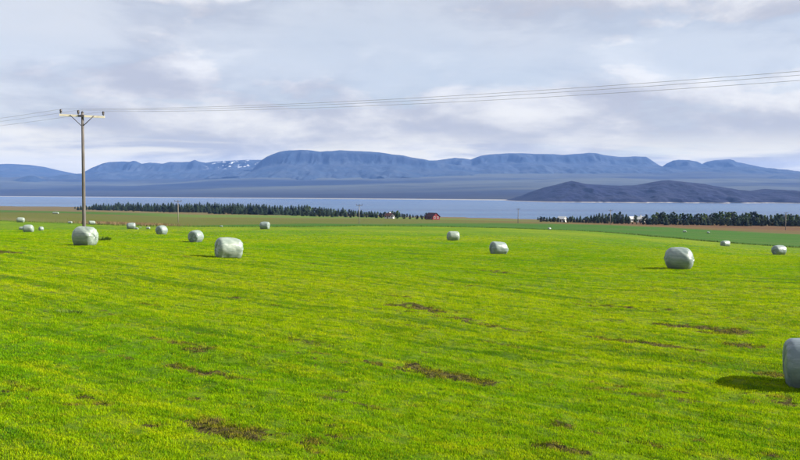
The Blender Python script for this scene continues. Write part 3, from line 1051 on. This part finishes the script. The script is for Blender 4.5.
LINE = Vector((SW[0], SW[1], 0)).normalized()
p0 = at(84.2, 238, 60.0)
pole_pts = []
HP = EYE + 6.22                      # top of the poles
base0 = field_z(p0.x, p0.y)
arm_rz = R(14)
power_pole((p0.x, p0.y, base0), arm_rz, 'grey timber power pole with pale crossarm behind the big drum bale', HP - base0)
q1 = Vector((p0.x, p0.y, 0)) + LINE * 78.0
qm = Vector((p0.x, p0.y, 0)) - LINE * 78.0
qm_b = gz(qm.x, qm.y)


def wire_pts(a, b, sag, n=40):
    return [a.lerp(b, i / n) - Vector((0, 0, 4 * sag * (i / n) * (1 - i / n))) for i in range(n + 1)]


names = ['left', 'middle', 'right']
offs = [(-ARM + 0.10, 0.20), (-0.28, 0.16), (ARM - 0.10, 0.11)]
ca_, sa_ = math.cos(arm_rz), math.sin(arm_rz)
wlab = {('r', 0): 'uppermost of the three wires running right from the power pole', ('r', 1): 'middle one of the three wires running right from the power pole',
        ('r', 2): 'lowest of the three wires running right from the power pole',
        ('l', 0): 'wire running left from the left insulator of the power pole', ('l', 1): 'wire running left from the middle insulator of the power pole',
        ('l', 2): 'wire running left from the right insulator of the power pole'}
for side, q, top in (('r', q1, HP - 0.1), ('l', qm, HP - 0.35)):
    for k, (ox, oz) in enumerate(offs):
        a = Vector((p0.x + ca_ * ox + 0.135 * sa_, p0.y + sa_ * ox - 0.135 * ca_, HP + oz))
        e = Vector((q.x, q.y, top)) + Vector((ca_ * ox, sa_ * ox, oz))
        V, F = tube_geo(wire_pts(a, e, 1.0 if side == 'r' else 0.85), [0.009] * 41, 5)
        tag(mesh_obj('power_line_wire', V, F, mt_wire), wlab[(side, k)], 'wire', 'overhead wires')


def far_pole(px, ytop, ybot, label, arm=True, pale=False):
    p = on_ground(px, ybot, False)
    h = (ybot - ytop) * p.y / FPX
    root = empty('roadside_pole', (p.x, p.y, p.z - 0.3), R(10))
    tag(root, label, 'power pole', 'thin poles along the far road')
    m = mt_post if pale else mt_wood
    wpx = 0.30 * p.y / FPX
    mesh_obj('post', *tube_geo([(0, 0, -0.5), (0, 0, h + 0.3)], [max(.13, wpx), max(.10, wpx * .85)], 8), m, root)
    if arm:
        mesh_obj('crossarm', *box_geo(-1.2, 1.2, -.25, -.13, h - .15, h + 0.03), mt_wood, root, smooth=False)
        for s in (-1.08, 0, 1.08):
            insulator(root, s, -.19, h + 0.03, 1.2)


far_pole(178.2, 200.5, 222, 'thin pale pole standing before the left row of spruces', pale=True)
far_pole(164.4, 205.5, 210.6, 'short thin post before the left row of spruces', arm=False, pale=True)
far_pole(359.2, 204.5, 223, 'thin pole before the right end of the left tree row', pale=True)
far_pole(518.0, 208.6, 222.5, 'thin pole alone in the gap between the two tree rows')
far_pole(610.3, 210.0, 224.4, 'thin pale pole before the middle of the right tree row', pale=True)
far_pole(785.5, 212.5, 229.6, 'thin pole before the right end of the right tree row', pale=True)


# ------------------------------------------------------------------ farm buildings by the shore
def wall_mat(name, c0, c1):
    return simple_noise_mat(name, c0, c1, 1.6, 0.8, 0.2, 0.03, stretch=(4, 4, 0.5))


mt_red = wall_mat('red_boards', (0.13, 0.006, 0.014), (0.09, 0.005, 0.011))
mt_redroof = wall_mat('dark_red_roofing', (0.055, 0.012, 0.020), (0.035, 0.010, 0.016))
mt_white = wall_mat('white_render', (0.62, 0.62, 0.62), (0.50, 0.50, 0.51))
mt_wroof = wall_mat('pale_metal_roof', (0.55, 0.57, 0.60), (0.42, 0.44, 0.47))
mt_brown = wall_mat('brown_boards', (0.075, 0.030, 0.026), (0.11, 0.045, 0.035))
mt_glass = simple_noise_mat('dark_window_glass', (0.02, 0.025, 0.035), (0.04, 0.045, 0.06), 2.0, 0.12, spec=0.5)


def house(name, label, cat, px, py, depth_hint, L_, W_, H_, rise, rz, mwall, mroof, mdoor, chimney=False, lean=None, group=None, wide_door=False):
    p = on_ground(px, py, False) if depth_hint is None else at(px, py, depth_hint)
    zb = gz(p.x, p.y) - 0.4 if depth_hint is None else p.z
    root = empty(name, (p.x, p.y, zb), R(rz))
    tag(root, label, cat, group)
    x0, x1, y0, y1 = -L_ / 2, L_ / 2, -W_ / 2, W_ / 2
    # walls with gable triangles, gables at the two X ends
    V = [(x0, y0, -1), (x1, y0, -1), (x1, y1, -1), (x0, y1, -1), (x0, y0, H_), (x1, y0, H_), (x1, y1, H_), (x0, y1, H_), (x0, 0, H_ + rise), (x1, 0, H_ + rise)]
    F = [(0, 1, 5, 4), (2, 3, 7, 6), (1, 2, 6, 9, 5), (3, 0, 4, 8, 7)]
    wall = mesh_obj('wall', V, F, mwall, root, smooth=False)
    ov, th = 0.4, 0.16
    sl = rise / (W_ / 2)
    for s in (-1, 1):
        ye, ze = s * (W_ / 2 + ov), H_ - ov * sl
        V = [(x0 - ov, ye, ze + .03), (x1 + ov, ye, ze + .03), (x1 + ov, 0, H_ + rise + .03), (x0 - ov, 0, H_ + rise + .03)]
        V += [(a, b_2, c + th) for a, b_2, c in V]
        Fq = [(0, 1, 2, 3), (4, 5, 6, 7), (0, 1, 5, 4), (1, 2, 6, 5), (2, 3, 7, 6), (3, 0, 4, 7)]
        rf = mesh_obj('roof', V, Fq, mroof, root, smooth=False)
        if chimney and s > 0:
            mesh_obj('chimney', *box_geo(-.35, .35, -.1, .6, H_ + rise - .6, H_ + rise + 1.0), mwall, rf, smooth=False)
    dw = 3.2 if wide_door else 1.0
    dr = mesh_obj('door', *box_geo(-dw / 2, dw / 2, y0 - .06, y0 + .02, 0, min(H_ - .3, 2.8 if wide_door else 2.1)), mdoor, root, smooth=False)
    for k in (-1, 1):
        cx = k * L_ * 0.3
        fr = mesh_obj('window', *box_geo(cx - .7, cx + .7, y0 - .05, y0 + .02, 1.0, 2.2), mt_white, root, smooth=False)
        mesh_obj('pane', *box_geo(cx - .58, cx + .58, y0 - .07, y0 - .045, 1.1, 2.1), mt_glass, fr, smooth=False)
        fr = mesh_obj('window', *box_geo(x1 - .02, x1 + .05, k * W_ * .22 - .6, k * W_ * .22 + .6, 1.0, 2.2), mt_white, root, smooth=False)
        mesh_obj('pane', *box_geo(x1 + .045, x1 + .07, k * W_ * .22 - .48, k * W_ * .22 + .48, 1.1, 2.1), mt_glass, fr, smooth=False)
    return root


house('barn', 'red barn with dark red roof by the lake shore', 'barn', 432.5, 219.2, None, 7.6, 6.2, 2.2, 2.3, -52, mt_red, mt_redroof, mt_brown, wide_door=True)
house('house', 'small brown house with pale gable at the right end of the left tree row', 'house', 389.5, 218.0, None, 5.2, 4.2, 2.0, 1.6, -40, mt_white, mt_brown, mt_brown, chimney=True, group='farmhouses')
house('house', 'small white roofed house in the gap at the left of the right tree row', 'house', 562, 221.3, None, 5.0, 4.2, 2.2, 1.6, -40, mt_white, mt_wroof, mt_brown, group='farmhouses')
house('house', 'left one of two white houses among the right trees', 'house', 632.2, 221.5, None, 4.8, 4.4, 2.6, 1.7, 15, mt_white, mt_wroof, mt_brown, group='farmhouses')
house('house', 'right one of two white houses among the right trees, its gable to the sun', 'house', 640.5, 222.0, None, 6.6, 5.0, 2.7, 2.0, -30, mt_white, mt_wroof, mt_brown, chimney=True, group='farmhouses')


# ------------------------------------------------------------------ trees
def spruce_geo(h, seed):
    rnd = random.Random(seed)
    V, F = [], []
    wb = h * rnd.uniform(0.24, 0.32)
    nw = 15
    for i in range(nw):
        f = i / (nw - 1)
        z = h * (0.07 + 0.90 * f)
        r = wb * (1 - f) ** 0.52 * rnd.uniform(.72, 1.12) + 0.10
        nb = max(5, int(13 * (1 - f) + 5))
        a0 = rnd.uniform(0, 6.28)
        for k in range(nb):
            a = a0 + 2 * math.pi * k / nb + rnd.uniform(-.25, .25)
            rr = r * rnd.uniform(.6, 1.15)
            dz = -rr * rnd.uniform(.15, .45)
            c, s = math.cos(a), math.sin(a)
            wd = rr * rnd.uniform(.26, .42) + .06
            th_ = h * 0.035
            o = len(V)
            V += [(0.05 * c, 0.05 * s, z + th_), (c * rr * .55 - s * wd, s * rr * .55 + c * wd, z + dz * .4 - th_ * .3),
                  (c * rr, s * rr, z + dz), (c * rr * .55 + s * wd, s * rr * .55 - c * wd, z + dz * .4 - th_ * .3), (c * rr * .5, s * rr * .5, z + dz * .4 + th_)]
            F += [(o, o + 1, o + 4), (o + 1, o + 2, o + 4), (o + 2, o + 3, o + 4), (o + 3, o, o + 4)]
    o = len(V)
    V += [(-.08, 0, h * .93), (.08, 0, h * .93), (0, 0.06, h * .93), (0, 0, h * 1.02)]
    F += [(o, o + 1, o + 3), (o + 1, o + 2, o + 3), (o + 2, o, o + 3)]
    return V, F


def leafy_geo(h, wid, seed, n=900, base=0.18, lobes=9, leaf=0.46):
    """leaf sprays gathered in clumps round the ends of the limbs"""
    rnd = random.Random(seed)
    cl = []
    for i in range(lobes):
        f = base + (1 - base) * ((i + .5) / lobes)
        env = math.sin(math.pi * min(1, max(0.12, (f - base * .4) / (1.04 - base * .4)))) ** 0.7
        a = rnd.uniform(0, 6.28)
        rr = wid * env * rnd.uniform(.25, .75)
        cl.append((rr * math.cos(a), rr * math.sin(a), h * f * rnd.uniform(.93, 1.0), wid * rnd.uniform(.28, .5) * (0.55 + .5 * env)))
    V, F = [], []
    for i in range(n):
        cx, cy, cz, cr = rnd.choice(cl)
        while True:
            x, y, z = rnd.uniform(-1, 1), rnd.uniform(-1, 1), rnd.uniform(-1, 1)
            q = x * x + y * y + z * z
            if 0.12 < q < 1:
                break
        x, y, z = cx + x * cr, cy + y * cr, cz + z * cr * 1.25
        s = leaf * rnd.uniform(.6, 1.3)
        m = Euler((rnd.uniform(-.9, .9), rnd.uniform(-.9, .9), rnd.uniform(0, 6.28))).to_matrix()
        o = len(V)
        for dx, dy in ((-.6, -.2), (.2, -.5), (.7, .1), (-.1, .5)):
            v = m @ Vector((dx * s, dy * s, 0.1 * s * (dx - dy)))
            V.append((x + v.x, y + v.y, max(.05, z + v.z)))
        F += [(o, o + 1, o + 2), (o, o + 2, o + 3)]
    return V, F, cl


def trunk_leafy(h, cl, seed):
    g = [tube_geo([(0, 0, -.5), (0.03, 0, h * .3), (0, .03, h * .62), (0.02, 0, h * .9)], [h * .022, h * .017, h * .011, .015], 7)]
    for cx, cy, cz, cr in cl:
        z0 = max(h * .12, cz * .6)
        g.append(tube_geo([(0, 0, z0), (cx * .5, cy * .5, (z0 + cz) * .5), (cx, cy, cz)], [h * .008, h * .006, .012], 5))
    return join(*g)


def as_mesh(name, geo, mat):
    me = bpy.data.meshes.new(name)
    me.from_pydata([tuple(v) for v in geo[0]], [], [tuple(f) for f in geo[1]])
    me.materials.append(mat)
    return me


KIND = {}
KIND['spruce'] = [(as_mesh('trunk', tube_geo([(0, 0, -.6), (0, 0, 5), (0, 0, 9.6)], [.17, .11, .02], 7), mt_bark), as_mesh('crown', spruce_geo(10, 100 + s), mt_conif)) for s in range(6)]
for nm, mt, wd, nn, lob, bs in (('birch', mt_leaf, 2.5, 1300, 20, .06), ('poplar', mt_leaf, 1.7, 1200, 20, .05), ('willow', mt_leaf2, 3.0, 1400, 20, .05)):
    KIND[nm] = []
    for s in range(4):
        v, f, cl = leafy_geo(10, wd, 200 + s * 7 + len(nm), nn, bs, lob)
        KIND[nm].append((as_mesh('trunk', trunk_leafy(10, cl, s), mt_bark), as_mesh('crown', (v, f), mt)))


def tree(kind, px, base_py, top_py, label, group, depth=None, idx=0, wide=1.0):
    if depth is None:
        p = on_ground(px, base_py, False)
    else:
        p = at(px, base_py, depth)
        p.z = gz(p.x, p.y)
    want = at(px, top_py, p.y).z
    h = max(1.2, want - p.z)
    root = empty({'spruce': 'spruce_tree', 'birch': 'birch_tree', 'poplar': 'poplar_tree', 'willow': 'willow_tree'}[kind], (p.x, p.y, p.z - 0.3), random.uniform(0, 6.28))
    s = h / 10.0
    root.scale = (s * wide, s * wide, s)
    tm, cm = KIND[kind][idx % len(KIND[kind])]
    link('trunk', tm, root)
    link('crown', cm, root)
    return tag(root, label, 'tree', group)


rt = random.Random(99)
# left shelterbelt: outline of its tops along the picture, two ranks deep
TOPX = [74, 82, 90, 100, 112, 125, 140, 155, 170, 185, 200, 215, 230, 245, 262, 275, 285, 300, 312, 325, 335, 350, 365, 380, 395, 405, 415, 424]
TOPY = [207, 205.5, 204.5, 203, 202.5, 202, 202, 202.5, 202, 202.5, 202, 202, 202.5, 202.5, 203, 203.5, 204, 203.5, 204.5, 206, 207.5, 208, 209, 210.5, 210, 213, 214, 214.5]
BOTX = [74, 140, 200, 260, 320, 380, 424]
BOTY = [209.3, 210.8, 212.5, 214.2, 215.8, 217.0, 218.0]
LG = 'trees of the left shelterbelt'
x = 75.0
i = 0
ORD = ['outermost', 'second', 'third', 'fourth', 'fifth', 'sixth']
while x < 424:
    top = float(np.interp(x, TOPX, TOPY)) + rt.gauss(0.5, 0.7)
    bot = float(np.interp(x, BOTX, BOTY)) + rt.uniform(-.8, .2)
    top = min(top, bot - 3)
    lf = x > 300 and rt.random() < (0.35 if x < 345 else 0.5)
    if lf:
        tree(rt.choice(['birch', 'willow']), x, bot, top + 1.0, 'leafy tree mixed into the right end of the left shelterbelt', 'leafy trees of the left shelterbelt', idx=i, wide=1.3)
    else:
        lb = 'dark spruce in the dense shelterbelt left of the red barn'
        if i < 6:
            lb = ORD[i] + ' dark spruce at the left end of the left shelterbelt, right of the power pole'
        tree('spruce', x, bot, top, lb, LG, idx=i, wide=rt.uniform(1.3, 1.9))
    x += rt.uniform(1.9, 3.3)
    i += 1
# a lower rank of young growth in front that closes the foot of the belt
x = 78.0
while x < 385:
    bot = float(np.interp(x, BOTX, BOTY)) + rt.uniform(0.0, .6)
    tree(rt.choice(['spruce', 'spruce', 'willow']), x, bot, bot - rt.uniform(5.0, 8.0) * float(np.interp(x, [75, 200, 385], [.6, 1, .8])),
         'low dark tree along the foot of the left shelterbelt', 'low trees along the left shelterbelt', idx=i, wide=1.7)
    x += rt.uniform(3.0, 5.0)
    i += 1
for (bx_, by_, bt_, kd, lb) in ((397.5, 218.2, 210.0, 'birch', 'leafy tree just right of the small brown house'), (404, 218.6, 213.6, 'willow', 'low bush like tree between the brown house and the red barn'),
                                (410, 218.8, 214.8, 'willow', 'low round tree second left of the red barn'), (417, 218.9, 214.6, 'willow', 'low round tree next left of the red barn'),
                                (426.2, 219.0, 212.4, 'willow', 'dark tree against the left gable of the red barn'), (422.0, 219.0, 215.0, 'willow', 'small dark bush like tree near the red barn wall'),
                                (381.5, 217.6, 213.0, 'willow', 'low tree left of the small brown house')):
    tree(kd, bx_, by_, bt_, lb, 'trees by the farm buildings', idx=i, wide=1.5)
    i += 1

# right shelterbelt
TOPX = [538, 545, 552, 558, 563, 568, 574, 580, 585, 592, 598, 605, 612, 618, 625, 632, 637, 643, 650, 655, 662, 670, 680, 690, 700, 707, 715, 724, 733, 738, 744, 752, 758, 764, 772, 778, 785, 792, 805, 830]
TOPY = [216, 217.5, 216, 216.5, 217.5, 215.5, 215, 214, 217, 213, 212, 213, 213.5, 210.5, 213.5, 214, 216, 217, 215.5, 211.5, 212, 211.5, 212.5, 212.5, 212.5, 211.5, 211.5, 211, 211, 214.8, 211.2, 210.2, 212.8, 214.4, 212.6, 212.2, 213.4, 213.2, 214, 214]
BOTX = [538, 580, 620, 660, 700, 750, 800, 840]
BOTY = [221.0, 222.0, 223.2, 224.0, 224.8, 225.5, 226.2, 226.6]
x = 538.0
first = 0
while x < 832:
    if 559.5 < x < 564.0 or 630.5 < x < 634.5 or 636.5 < x < 643.6 or 584 < x < 587.5:
        x += 1.0
        continue
    top = float(np.interp(x, TOPX, TOPY)) + rt.gauss(0.7, 0.9)
    bot = float(np.interp(x, BOTX, BOTY)) - rt.uniform(0.3, 1.6)
    if x < 650:
        kd = rt.choice(['spruce', 'spruce', 'willow', 'birch'])
    else:
        kd = rt.choice(['poplar', 'birch', 'birch', 'poplar', 'willow', 'spruce'])
    lb = {'spruce': 'dark conifer in the right shelterbelt behind the brown strip', 'willow': 'dark bushy tree in the right shelterbelt behind the brown strip',
          'birch': 'mid green leafy tree rising in the right shelterbelt', 'poplar': 'slim upright leafy tree rising in the right shelterbelt'}[kd]
    if first < 6:
        lb = ORD[first] + ' tree at the left end of the right shelterbelt, ' + ('a pointed conifer' if kd == 'spruce' else 'a leafy one')
    first += 1
    tree(kd, x, bot, top, lb, {'spruce': 'conifers of the right shelterbelt', 'willow': 'dark bushy trees of the right shelterbelt', 'birch': 'leafy trees of the right shelterbelt', 'poplar': 'upright trees of the right shelterbelt'}[kd],
         idx=i, wide=rt.uniform(1.1, 1.5))
    x += rt.uniform(2.0, 3.6)
    i += 1
x = 541.0
while x < 832:
    bot = float(np.interp(x, BOTX, BOTY)) + rt.uniform(-.1, .4)
    gap = 559.5 < x < 564.0 or 630.5 < x < 643.6
    hh = rt.uniform(1.6, 2.6) if gap else rt.uniform(5.0, 7.8) * float(np.interp(x, [540, 660, 760], [.72, 1.0, 1.1]))
    tree(rt.choice(['willow', 'willow', 'spruce']), x, bot, bot - hh, 'low dark tree along the foot of the right shelterbelt', 'low trees along the right shelterbelt', idx=i, wide=1.7)
    x += rt.uniform(2.6, 4.4)
    i += 1

# ------------------------------------------------------------------ hazy air
hz_m = bpy.data.materials.new('haze_air')
hz_m.use_nodes = True
t = NT(hz_m.node_tree)
t.n.clear()
o_ = t.add('ShaderNodeOutputMaterial')
pv = t.add('ShaderNodeVolumePrincipled')
pv.inputs['Color'].default_value = (0.19, 0.39, 1.0, 1)
pv.inputs['Density'].default_value = 4.4e-5
pv.inputs['Anisotropy'].default_value = 0.0
t.link(pv.outputs[0], o_.inputs['Volume'])
hz = mesh_obj('haze', *box_geo(-13500, 13500, -300, 14500, -9.5, 655), hz_m, smooth=False)
tag(hz, 'thin blue haze over the lake and mountains', 'haze', kind='stuff')
